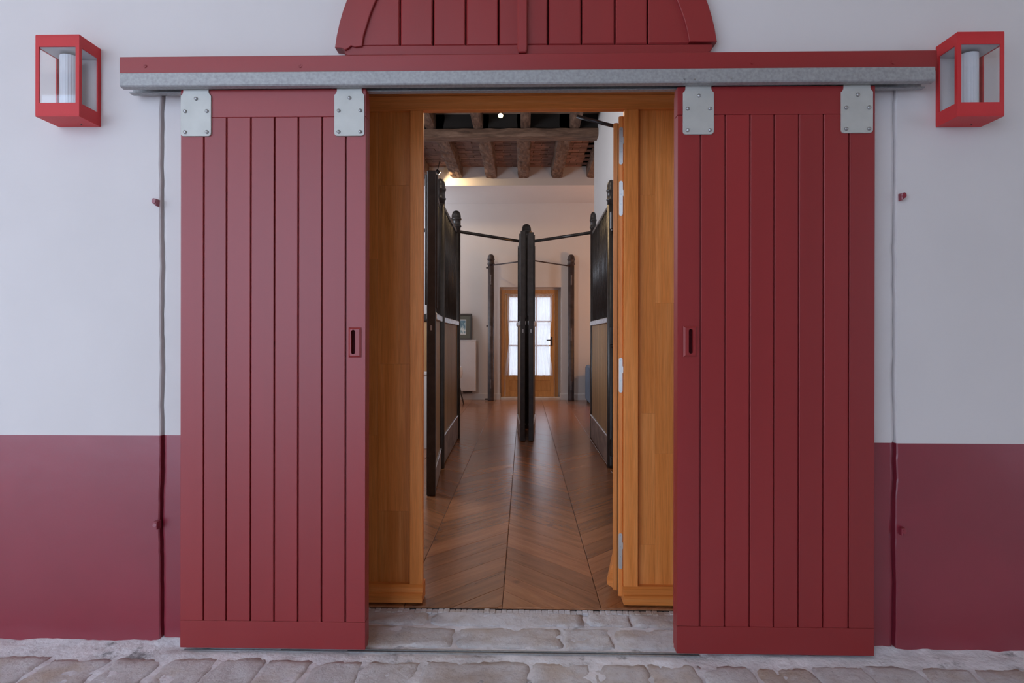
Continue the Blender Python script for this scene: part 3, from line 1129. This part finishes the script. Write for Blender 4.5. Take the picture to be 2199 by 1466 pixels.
for sgn, zl in ((-1, 2.4095), (1, 2.4205)):
    pts = []
    a0 = math.asin((zl - AZ) / RO)
    a1 = math.asin((zl + (0.006 if sgn < 0 else 0.002) - AZ) / RI)
    n = 22
    for k in range(n + 1):
        a = a0 + (PI / 2 - 0.002 - a0) * k / n
        pts.append((AC + sgn * RO * math.cos(a), AZ + RO * math.sin(a)))
    for k in range(n, -1, -1):
        a = a1 + (PI / 2 - 0.002 - a1) * k / n
        w = 0.0025 * nz(a * 3, sgn, 0, 4)
        pts.append((AC + sgn * (RI + w) * math.cos(a), AZ + (RI + w) * math.sin(a)))
    if sgn < 0:       # split, gnawed lower end of the older rim piece
        xo, xi = AC - RO * math.cos(a0), AC - RI * math.cos(a1)
        for f, dz in ((0.75, 0.0025), (0.6, 0.008), (0.5, -0.002), (0.38, -0.009), (0.25, -0.002)):
            pts.append((xi + (xo - xi) * (1 - f), zl + dz))
    part('rim', prism(new(), pts, 'y', 2.322, 2.372, 0.002), 'red_door_paint', ash)
bm = new()
prism(bm, [(-0.0276, 2.398), (-0.0225, 2.3785), (0.0065, 2.3785), (0.0112, 2.398), (0.0112, AZ + 0.71), (-0.0276, AZ + 0.71)], 'y', 2.310, 2.337, 0.004)
part('batten', bm, 'red_door_paint', ash)


# ------------------------------------------------------------------ wall lanterns
def lantern(x0, x1, z0, z1, label):
    y0, y1 = 2.254, 2.371
    L = root('wall_lantern', ((x0 + x1) / 2, y1, z0), label, 'wall lamp', 'red wall lanterns')
    b = 0.0145
    tp, bt_ = 0.047, 0.054
    bm = new()
    box(bm, x0, x1, y0, y1, z1 - 0.006, z1, 0.0006)                      # roof
    box(bm, x0, x1, y0, y1, z0, z0 + 0.006, 0.0006)                      # floor
    for (a, b2) in ((x0, x0 + b), (x1 - b, x1)):
        box(bm, a, b2, y0, y0 + 0.005, z0 + bt_, z1 - tp)                # front uprights
    box(bm, x0, x1, y0, y0 + 0.005, z1 - tp, z1 - 0.005)
    box(bm, x0, x1, y0, y0 + 0.005, z0 + 0.005, z0 + bt_)
    for (a, b2) in ((x0, x0 + 0.005), (x1 - 0.005, x1)):
        box(bm, a, b2, y0 + 0.005, y1, z1 - tp, z1 - 0.005)
        box(bm, a, b2, y0 + 0.005, y1, z0 + 0.005, z0 + bt_)
        box(bm, a, b2, y0 + 0.005, y0 + b, z0 + bt_, z1 - tp)
        box(bm, a, b2, y1 - 0.017, y1, z0 + bt_, z1 - tp)
    part('housing', bm, 'lamp_red', L)
    xc = (x0 + x1) / 2
    part('ceiling_plate', box(new(), x0 + 0.006, x1 - 0.006, y0 + 0.006, y1 - 0.001, z1 - tp + 0.001, z1 - tp + 0.004), 'lamp_inside', L)
    part('base_plate', box(new(), x0 + 0.006, x1 - 0.006, y0 + 0.006, y1 - 0.001, z0 + bt_ - 0.006, z0 + bt_ - 0.003), 'lamp_inside', L)
    # ribbed frosted tube
    bm = new()
    r, n = 0.036, 48
    va, vb = [], []
    for k in range(n):
        rr = r * (1 + (0.012 if k % 2 else -0.012))
        a = 2 * PI * k / n
        va.append(bm.verts.new((xc + rr * math.cos(a), 2.322 + rr * math.sin(a), z0 + bt_ - 0.003)))
        vb.append(bm.verts.new((xc + rr * math.cos(a), 2.322 + rr * math.sin(a), z1 - tp - 0.012)))
    for k in range(n):
        bm.faces.new((va[k], va[(k + 1) % n], vb[(k + 1) % n], vb[k]))
    bm.faces.new(vb)
    bm.faces.new(va)
    bmesh.ops.recalc_face_normals(bm, faces=bm.faces[:])
    t_ = part('diffuser_tube', bm, 'frosted_tube', L)
    t_['label'] = 'frosted white ribbed tube'
    part('pane', box(new(), x0 + 0.006, x1 - 0.006, y0 + 0.0055, y0 + 0.0075, z0 + bt_, z1 - tp), 'clear_pane', L)
    for a in (x0 + 0.0055, x1 - 0.0075):
        part('pane', box(new(), a, a + 0.002, y0 + 0.009, y1 - 0.004, z0 + bt_, z1 - tp), 'clear_pane', L)
    t = new()
    tube(t, (xc + 0.03, y1 - 0.03, z0 - 0.002), (xc + 0.03, y1 - 0.03, z0 + 0.002), 0.003, 8)
    part('drain_screw', t, 'frame_dark', L)


lantern(-1.9255, -1.7502, 2.1145, 2.4365, 'red metal box lantern standing clear of the track board, by the left sliding door')
lantern(1.6515, 1.8280, 2.0925, 2.4155, 'red metal box lantern touching the end of the track board, by the right sliding door')


# ------------------------------------------------------------------ old iron hinge pins in the wall
def pin(x, z, flip, droop, label):
    bm = new()
    s = -1 if flip else 1
    pts = [(-0.008, 0.012), (0.006, 0.015), (0.011, 0.011), (0.0125, 0.003), (0.009, -0.006), (0.000, -0.010), (-0.003, -0.016 - droop), (-0.007, -0.016 - droop)]
    prism(bm, [(x + s * a, z + b_) for a, b_ in (pts if s > 0 else pts[::-1])], 'y', 2.349, 2.380, 0.002)
    tube(bm, (x, 2.345, z), (x + s * 0.002, 2.378, z - 0.003), 0.008, 8)
    single('hinge_pin', bm, 'red_wall_paint', (x, 2.365, z), label, 'hinge pin', 'old iron hinge pins in the wall')


pin(-1.512, 1.800, True, 0.0, 'small red iron hinge pin in the white plaster left of the left sliding door')
pin(-1.506, 0.479, True, 0.004, 'small red iron hinge pin in the red band left of the left sliding door')
pin(1.512, 1.813, False, 0.0, 'small red iron hinge pin in the white plaster right of the right sliding door')
pin(1.514, 0.476, False, 0.0, 'small red iron hinge pin in the red band right of the right sliding door')


# ------------------------------------------------------------------ stable stalls
def cap_profile(r, zt):
    return [(r, zt - 0.24), (r, zt - 0.205), (r * 1.22, zt - 0.20), (r * 1.25, zt - 0.188), (r * 1.06, zt - 0.178), (r * 1.06, zt - 0.118),
            (r * 1.25, zt - 0.112), (r * 1.27, zt - 0.098), (r * 1.10, zt - 0.088), (r * 1.08, zt - 0.060), (r * 0.92, zt - 0.030),
            (r * 0.62, zt - 0.008), (r * 0.25, zt - 0.0005), (0.0, zt)]


def post_parts(parent, cx, cy, r, zt, mat='black_iron', local=True, small=False):
    s = part('post', lathe(new(), cx, cy, [(r * 1.02, 0.0), (r, 0.03), (r, zt - 0.24)], 20), mat, parent, local)
    prof = cap_profile(r, zt)
    part('cap', lathe(new(), cx, cy, prof, 20), mat, s, local)
    return s


def hinge_block(parent, x, y, z, ry):
    bm = new()
    box(bm, x - 0.022, x + 0.022, y - 0.03 * ry - 0.02, y + 0.03 * ry + 0.02, z - 0.09, z + 0.09, 0.012)
    box(bm, x - 0.03, x + 0.03, y - 0.02, y + 0.02, z - 0.105, z - 0.085, 0.004)
    part('hinge', bm, 'black_iron', parent, True)


def infill(parent, x0, x1, side, barmesh, gate, ztop=2.535):
    """bars above, aluminium mid rail, boards and kick plank; side = +1/-1 is the aisle side in local y"""
    part('top_rail', box(new(), x0, x1, -0.020, 0.020, ztop - 0.022, ztop + 0.010, 0.006), 'black_iron', parent, True)
    part('mid_rail', box(new(), x0, x1, -0.042, 0.042, 1.388, 1.440, 0.008, 2), 'aluminium_rail', parent, True)
    n = max(4, int((x1 - x0) / 0.11))
    for i in range(n):
        inst('bar', barmesh, parent, (x0 + (x1 - x0) * (i + 0.5) / n, 0, 0))
    nb = max(3, int(round((x1 - x0) / 0.105)))
    zb = 0.29 if not gate else 0.20
    wb = (x1 - x0) / nb
    bd = to_mesh('board', box(new(), -wb / 2 + 0.0015, wb / 2 - 0.0015, -0.017, 0.017, zb, 1.389, 0.004), 'stall_board')
    for i in range(nb):
        inst('board', bd, parent, (x0 + wb * (i + 0.5), 0, 0))
    kb = part('kick_board', box(new(), x0, x1, -0.030, 0.030, 0.012, zb, 0.006), 'kick_timber', parent, True)
    part('metal_edge', box(new(), x0, x1, -0.034, 0.034, zb - 0.008, zb + 0.008, 0.003), 'aluminium_rail', kb, True)


gate_bar = to_mesh('bar', tube(new(), (0, 0, 1.43), (0, 0, 2.455), 0.014, 8), 'black_iron')
bar_mesh = to_mesh('bar', tube(new(), (0, 0, 1.43), (0, 0, 2.52), 0.014, 8), 'black_iron')


def partition(p0, p1, r0, r1, side, label):
    d = Vector(p1) - Vector(p0)
    R = root('stall_partition', (p0[0], p0[1], 0), label, 'stall partition', 'iron and timber stall partitions', None, math.atan2(d.y, d.x))
    L = d.length
    post_parts(R, 0, 0, r0, 2.755)
    post_parts(R, L, 0, r1, 2.795)
    infill(R, r0 * 0.8, L - r1 * 0.8, side, bar_mesh, False)
    for z in (2.36, 1.26, 0.20):
        hinge_block(R, -0.03, -0.012 * side, z, 0.4)
    return R


def gate(h, f, label, top=2.553, sw=0.065, group='open stall gates'):
    d = Vector(f) - Vector(h)
    R = root('stall_gate', (h[0], h[1], 0), label, 'stall gate', group, None, math.atan2(d.y, d.x))
    L = d.length
    g0 = 0.004
    part('free_stile', box(new(), L - 0.045, L, -sw / 2, sw / 2, g0, top, 0.005), 'black_iron', R, True)
    part('hinge_stile', box(new(), 0.0, 0.04, -0.024, 0.024, 0.03, 2.475, 0.004), 'black_iron', R, True)
    infill(R, 0.03, L - 0.04, 1, gate_bar, True, 2.47)
    bm = new()
    box(bm, L - 0.030, L - 0.012, -sw / 2 - 0.016, -sw / 2 + 0.004, 1.50, top - 0.03, 0.004)
    box(bm, L - 0.030, L - 0.012, sw / 2 - 0.004, sw / 2 + 0.014, 1.47, top - 0.03, 0.004)
    part('cover_strip', bm, 'black_iron', R, True)
    bm = new()
    box(bm, L - 0.001, L + 0.003, -0.007, 0.007, 1.30, 1.34, 0.001)
    part('latch_plate', bm, 'bolt_steel', R, True)
    return R


partition((-0.800, 5.535), (-0.832, 7.125), 0.045, 0.052, -1, 'iron and oak stall partition on the left of the aisle, behind the opened gate')
partition((0.838, 5.600), (0.856, 7.225), 0.040, 0.034, 1, 'iron and oak stall partition on the right of the aisle, along the cream wall')
gate((-0.805, 5.46), (-0.727, 4.552), 'black edged stall gate swung open toward the doorway, left of the aisle', 2.556, 0.070)
gate((-0.062, 7.90), (-0.012, 6.950), 'open stall gate at the middle of the aisle, left one of the pair', 2.515, 0.058)
gate((0.128, 7.90), (0.085, 6.955), 'open stall gate at the middle of the aisle, right one of the pair', 2.500, 0.060)


def lone_post(x, y, r, zt, mat, label, brackets=()):
    R = root('stall_post', (x, y, 0), label, 'post', 'round iron stall posts')
    post_parts(R, 0, 0, r, zt, mat)
    for z, s in brackets:
        bm = new()
        box(bm, -0.012, 0.012, -r - 0.006, -r + 0.012, z - s, z + s, 0.003)
        box(bm, -0.004, 0.004, -r - 0.010, -r + 0.004, z - s * 0.5, z + s * 0.6, 0.002)
        part('strike_plate', bm, 'old_bracket', R, True)
    return R


simple('old_bracket', (0.16, 0.14, 0.14), 0.5, 0.3, var=0.3, nscale=30)
lone_post(0.033, 7.985, 0.058, 2.795, 'black_iron', 'round iron post with domed cap behind the pair of open gates')
fpL = lone_post(-0.646, 11.38, 0.060, 2.865, 'old_iron', 'round iron post standing left of the glazed back door', ((2.36, 0.10), (1.36, 0.10), (0.33, 0.09)))
fpR = lone_post(0.924, 11.42, 0.062, 2.865, 'old_iron', 'round iron post standing right of the glazed back door', ((2.36, 0.10), (1.30, 0.12), (0.30, 0.09)))
for z, w in ((2.60, 0.035), (1.46, 0.03), (0.03, 0.05)):
    part('lug', box(new(), -0.060 - w, -0.05, -0.02, 0.02, z - 0.014, z + 0.014, 0.004), 'old_iron', fpL, True)
lone_post(0.12, 10.62, 0.060, 2.74, 'old_iron', 'round iron post between the thin tie rods, behind the middle gates')


def bar_between(p0, p1, r, label, mat='black_iron'):
    bm = new()
    tube(bm, p0, p1, r, 8)
    mid = (Vector(p0) + Vector(p1)) / 2
    single('tie_rod', bm, mat, tuple(mid), label, 'rod', 'iron tie rods between the stall posts')


bar_between((-0.795, 7.162, 2.545), (-0.010, 7.942, 2.545), 0.021, 'thick black tie rod from the left partition to the middle post')
bar_between((0.831, 7.249, 2.545), (0.077, 7.944, 2.545), 0.021, 'thick black tie rod from the right partition to the middle post')
bar_between((-0.604, 11.336, 2.648), (0.078, 10.664, 2.648), 0.013, 'thin rusty tie rod running to the post left of the back door', 'old_iron')
bar_between((0.880, 11.374, 2.632), (0.163, 10.664, 2.648), 0.013, 'thin rusty tie rod running to the post right of the back door', 'old_iron')
bar_between((-0.87, 7.12, 2.545), (-2.75, 6.80, 2.545), 0.024, 'thick black tie rod glimpsed left of the near open gate')

# boarded low partition glimpsed left of the near gate
R = root('stall_screen', (-1.9, 6.5, 0), 'boarded screen with dark rail glimpsed left of the near open gate', 'screen', None)
part('rail', box(new(), -2.74, -1.06, 6.46, 6.54, 1.42, 1.505, 0.01), 'black_iron', R)
for i in range(14):
    x = -2.73 + i * 0.119
    part('board', box(new(), x + 0.001, x + 0.118, 6.48, 6.52, 0.86, 1.42, 0.004), 'stall_board', R)
part('ledge', box(new(), -2.74, -1.06, 6.465, 6.53, 0.825, 0.86, 0.004), 'interior_plaster', R)
part('plinth_wall', box(new(), -2.74, -1.065, 6.475, 6.525, 0.0, 0.825, 0.003), 'interior_plaster', R)


# ------------------------------------------------------------------ ceiling spots
def spot(loc, target, power, label, size=1.4):
    R = root('ceiling_spotlight', loc, label, 'spotlight', 'small warm ceiling spotlights')
    d = (Vector(target) - Vector(loc)).normalized()
    p = Vector((0, 0, 0))
    t = new()
    tube(t, p - d * 0.075, p - d * 0.004, 0.028, 14, 0.034)
    part('can', t, 'dark_metal', R, True)
    t = new()
    tube(t, p - d * 0.006, p, 0.028, 14)
    part('bulb', t, 'lamp_glow', R, True)
    t = new()
    tube(t, p - d * 0.05, Vector((0, 0.02, ZC - loc[2])), 0.007, 8)
    part('stem', t, 'dark_metal', R, True)
    l = bpy.data.lights.new('spot_light', 'SPOT')
    l.energy, l.color, l.spot_size, l.spot_blend, l.shadow_soft_size = power, (1.0, 0.70, 0.38), size, 0.5, 0.03
    lo = bpy.data.objects.new('spot_light', l)
    COL.objects.link(lo)
    lo.parent = R
    lo.location = d * 0.012
    lo.rotation_euler = d.to_track_quat('-Z', 'Y').to_euler()


spot((-0.292, 7.20, 3.985), (-0.15, 4.2, 1.2), 45, 'lit warm spotlight between the dark joists in front of the cross beam')
spot((-1.432, 9.84, 4.020), (-0.75, 10.25, 3.5), 30, 'lit warm spotlight low by the plastered downstand above the left partition', 2.4)

# ------------------------------------------------------------------ glazed back door
bd = root('door_3', (0.12, 11.74, 0.04), 'light oak back door with small glazed panes', 'door', None, 'structure')
X0, X1, Z0, Z1 = -0.455, 0.690, 0.046, 2.196
yf, yb = 11.72, 11.765
part('outer_frame', (lambda b: (box(b, X0, X0 + 0.075, 11.735, 11.80, 0.04, Z1, 0.003), box(b, X1 - 0.075, X1, 11.735, 11.80, 0.04, Z1, 0.003),
                               box(b, X0 + 0.075, X1 - 0.075, 11.735, 11.80, Z1 - 0.075, Z1, 0.003), b)[-1])(new()), 'oak_door_far', bd)
lx0, lx1 = X0 + 0.078, X1 - 0.078
gx0, gx1, gz0, gz1 = -0.290, 0.530, 0.48, 2.045
part('stile', box(new(), lx0, gx0, yf, yb, Z0, Z1 - 0.078, 0.004), 'oak_door_far', bd)
part('stile', box(new(), gx1, lx1, yf, yb, Z0, Z1 - 0.078, 0.004), 'oak_door_far', bd)
part('top_rail', box(new(), gx0, gx1, yf, yb, gz1, Z1 - 0.078, 0.004), 'oak_door_far', bd)
part('middle_rail', box(new(), gx0, gx1, yf, yb, gz0 - 0.10, gz0, 0.004), 'oak_door_far', bd)
part('bottom_rail', box(new(), gx0, gx1, yf, yb, Z0, 0.165, 0.004), 'oak_door_far', bd)
part('lower_panel', box(new(), gx0, gx1, yf + 0.012, yb - 0.01, 0.165, gz0 - 0.10, 0.003), 'oak_door_far', bd)
cols = [gx0, -0.017, 0.257, gx1]
rows = [gz0, 1.072, 1.560, gz1]
for x in cols[1:-1]:
    part('muntin', box(new(), x - 0.014, x + 0.014, yf + 0.006, yb - 0.004, gz0, gz1, 0.003), 'oak_door_far', bd)
for z in rows[1:-1]:
    for i in range(3):
        part('muntin', box(new(), cols[i] + 0.012 * (i > 0), cols[i + 1] - 0.012 * (i < 2), yf + 0.006, yb - 0.004, z - 0.014, z + 0.014, 0.003), 'oak_door_far', bd)
for i in range(3):
    for j in range(3):
        part('pane', box(new(), cols[i], cols[i + 1], 11.740, 11.744, rows[j], rows[j + 1]), 'clear_pane', bd)
bm = new()
box(bm, 0.545, 0.575, yf - 0.010, yf, 1.07, 1.25, 0.004)
tube(bm, (0.56, yf - 0.045, 1.186), (0.56, yf, 1.186), 0.010, 8)
tube(bm, (0.565, yf - 0.045, 1.186), (0.455, yf - 0.050, 1.180), 0.012, 8, 0.014)
part('handle', bm, 'black_iron', bd)
bm = new()
box(bm, DX0 + 0.02, DX1 - 0.02, 11.56, 11.78, -0.005, 0.045, 0.005)
part('sill', bm, 'stone_sill', bd)

# sheer curtain over the panes
bm = new()
nu, nv = 120, 30
gz = []
for j in range(nv + 1):
    v = j / nv
    z = 2.105 - (2.105 - 0.470) * v
    waist = math.exp(-((v - 0.60) / 0.22) ** 2)
    xl = -0.332 + 0.030 * waist - 0.055 * max(0, v - 0.55) / 0.45
    xr = 0.572 - 0.075 * waist + 0.015 * max(0, v - 0.7) / 0.3
    r = []
    for i in range(nu + 1):
        u = i / nu
        x = xl + (xr - xl) * u
        yy = 11.690 + 0.010 * math.sin(u * 2 * PI * 11 + 1.2 * math.sin(v * 2)) + 0.006 * math.sin(u * 2 * PI * 25 + 2)
        r.append(bm.verts.new((x, yy, z + (0.006 * math.sin(u * 40) if j == nv else 0))))
    gz.append(r)
for j in range(nv):
    for i in range(nu):
        f = bm.faces.new((gz[j][i], gz[j][i + 1], gz[j + 1][i + 1], gz[j + 1][i]))
        f.smooth = True
cur = single('door_curtain', bm, 'sheer_curtain', (0.12, 11.69, 0.47), 'sheer white curtain hanging over the panes of the back door', 'curtain')
part('curtain_rod', tube(new(), (-0.345, 11.69, 2.095), (0.585, 11.69, 2.095), 0.006, 8), 'print_margin', cur)

# ------------------------------------------------------------------ radiator, picture, chair, sofa
R = root('panel_radiator', (-1.45, 11.50, 0.18), 'flat white wall radiator left of the iron post by the back door', 'radiator')
part('body', box(new(), -1.95, -0.941, 11.40, 11.53, 0.182, 1.170, 0.006), 'radiator_white', R)
part('top_cover', box(new(), -1.955, -0.936, 11.395, 11.535, 1.170, 1.186, 0.004), 'radiator_white', R)
bm = new()
box(bm, -1.8, -1.72, 11.53, 11.568, 0.3, 1.0)
box(bm, -1.15, -1.07, 11.53, 11.568, 0.3, 1.0)
part('bracket', bm, 'radiator_white', R)
part('valve_box', box(new(), -1.20, -1.02, 11.44, 11.54, 0.145, 0.182, 0.006), 'chair_dark', R)

R = root('framed_picture', (-1.23, 11.47, 1.19), 'dark framed print leaning on top of the white radiator', 'picture')
px0, px1, pz0, pz1 = -1.43, -1.028, 1.188, 1.708


def lean(b_):
    for v in b_.verts:
        v.co.y += (v.co.z - pz0) * 0.16
    return b_


bm = new()
fw = 0.032
box(bm, px0, px1, 11.440, 11.462, pz0, pz0 + fw, 0.003)
box(bm, px0, px1, 11.440, 11.462, pz1 - fw, pz1, 0.003)
box(bm, px0, px0 + fw, 11.440, 11.462, pz0 + fw, pz1 - fw, 0.003)
box(bm, px1 - fw, px1, 11.440, 11.462, pz0 + fw, pz1 - fw, 0.003)
part('frame', lean(bm), 'frame_dark', R)
part('mat_board', lean(box(new(), px0 + fw, px1 - fw, 11.450, 11.460, pz0 + fw, pz1 - fw)), 'mat_green', R)
pr = part('print', lean(box(new(), px0 + 0.115, px1 - 0.115, 11.4475, 11.4500, pz0 + 0.105, pz1 - 0.115)), 'print_margin', R)
part('image', lean(box(new(), px0 + 0.127, px1 - 0.127, 11.4465, 11.4475, pz0 + 0.125, pz1 - 0.135)), 'print_paper', pr)

R = root('shell_chair', (-1.42, 10.72, 0), 'white rounded chair half hidden behind the left stall partition', 'chair')
prof = [(0.0, 0.42), (0.14, 0.425), (0.22, 0.45), (0.27, 0.50), (0.293, 0.57), (0.290, 0.64), (0.270, 0.70), (0.258, 0.705), (0.262, 0.64), (0.262, 0.57), (0.245, 0.51),
        (0.20, 0.47), (0.10, 0.45), (0.0, 0.447)]
part('seat', lathe(new(), -1.42, 10.72, prof, 32), 'chair_white', R)
for k in range(4):
    a = PI / 4 + k * PI / 2 - 0.5
    t = new()
    tube(t, (-1.42 + 0.20 * math.cos(a), 10.72 + 0.20 * math.sin(a), 0.45), (-1.42 + 0.315 * math.cos(a), 10.72 + 0.315 * math.sin(a), 0.0), 0.017, 10, 0.011)
    part('leg', t, 'chair_dark', R)

R = root('sofa', (2.1, 10.85, 0), 'blue grey sofa arm showing beside the right stall partition', 'sofa')
part('base', box(new(), 1.30, 2.95, 10.55, 11.35, 0.05, 0.40, 0.04, 3), 'sofa_fabric', R)
part('arm', box(new(), 1.185, 1.40, 10.50, 11.30, 0.03, 0.715, 0.055, 4), 'sofa_fabric', R)
part('arm', box(new(), 2.85, 3.06, 10.50, 11.30, 0.03, 0.715, 0.055, 4), 'sofa_fabric', R)
part('backrest', box(new(), 1.38, 2.87, 11.10, 11.40, 0.35, 0.82, 0.06, 4), 'sofa_fabric', R)
for a in (1.41, 2.13):
    part('seat_cushion', box(new(), a, a + 0.71, 10.52, 11.14, 0.39, 0.53, 0.04, 3), 'sofa_fabric', R)
for x in (1.24, 3.0):
    for yv in (10.56, 11.24):
        part('foot', box(new(), x - 0.025, x + 0.025, yv - 0.025, yv + 0.025, 0.0, 0.05, 0.004), 'chair_dark', R)
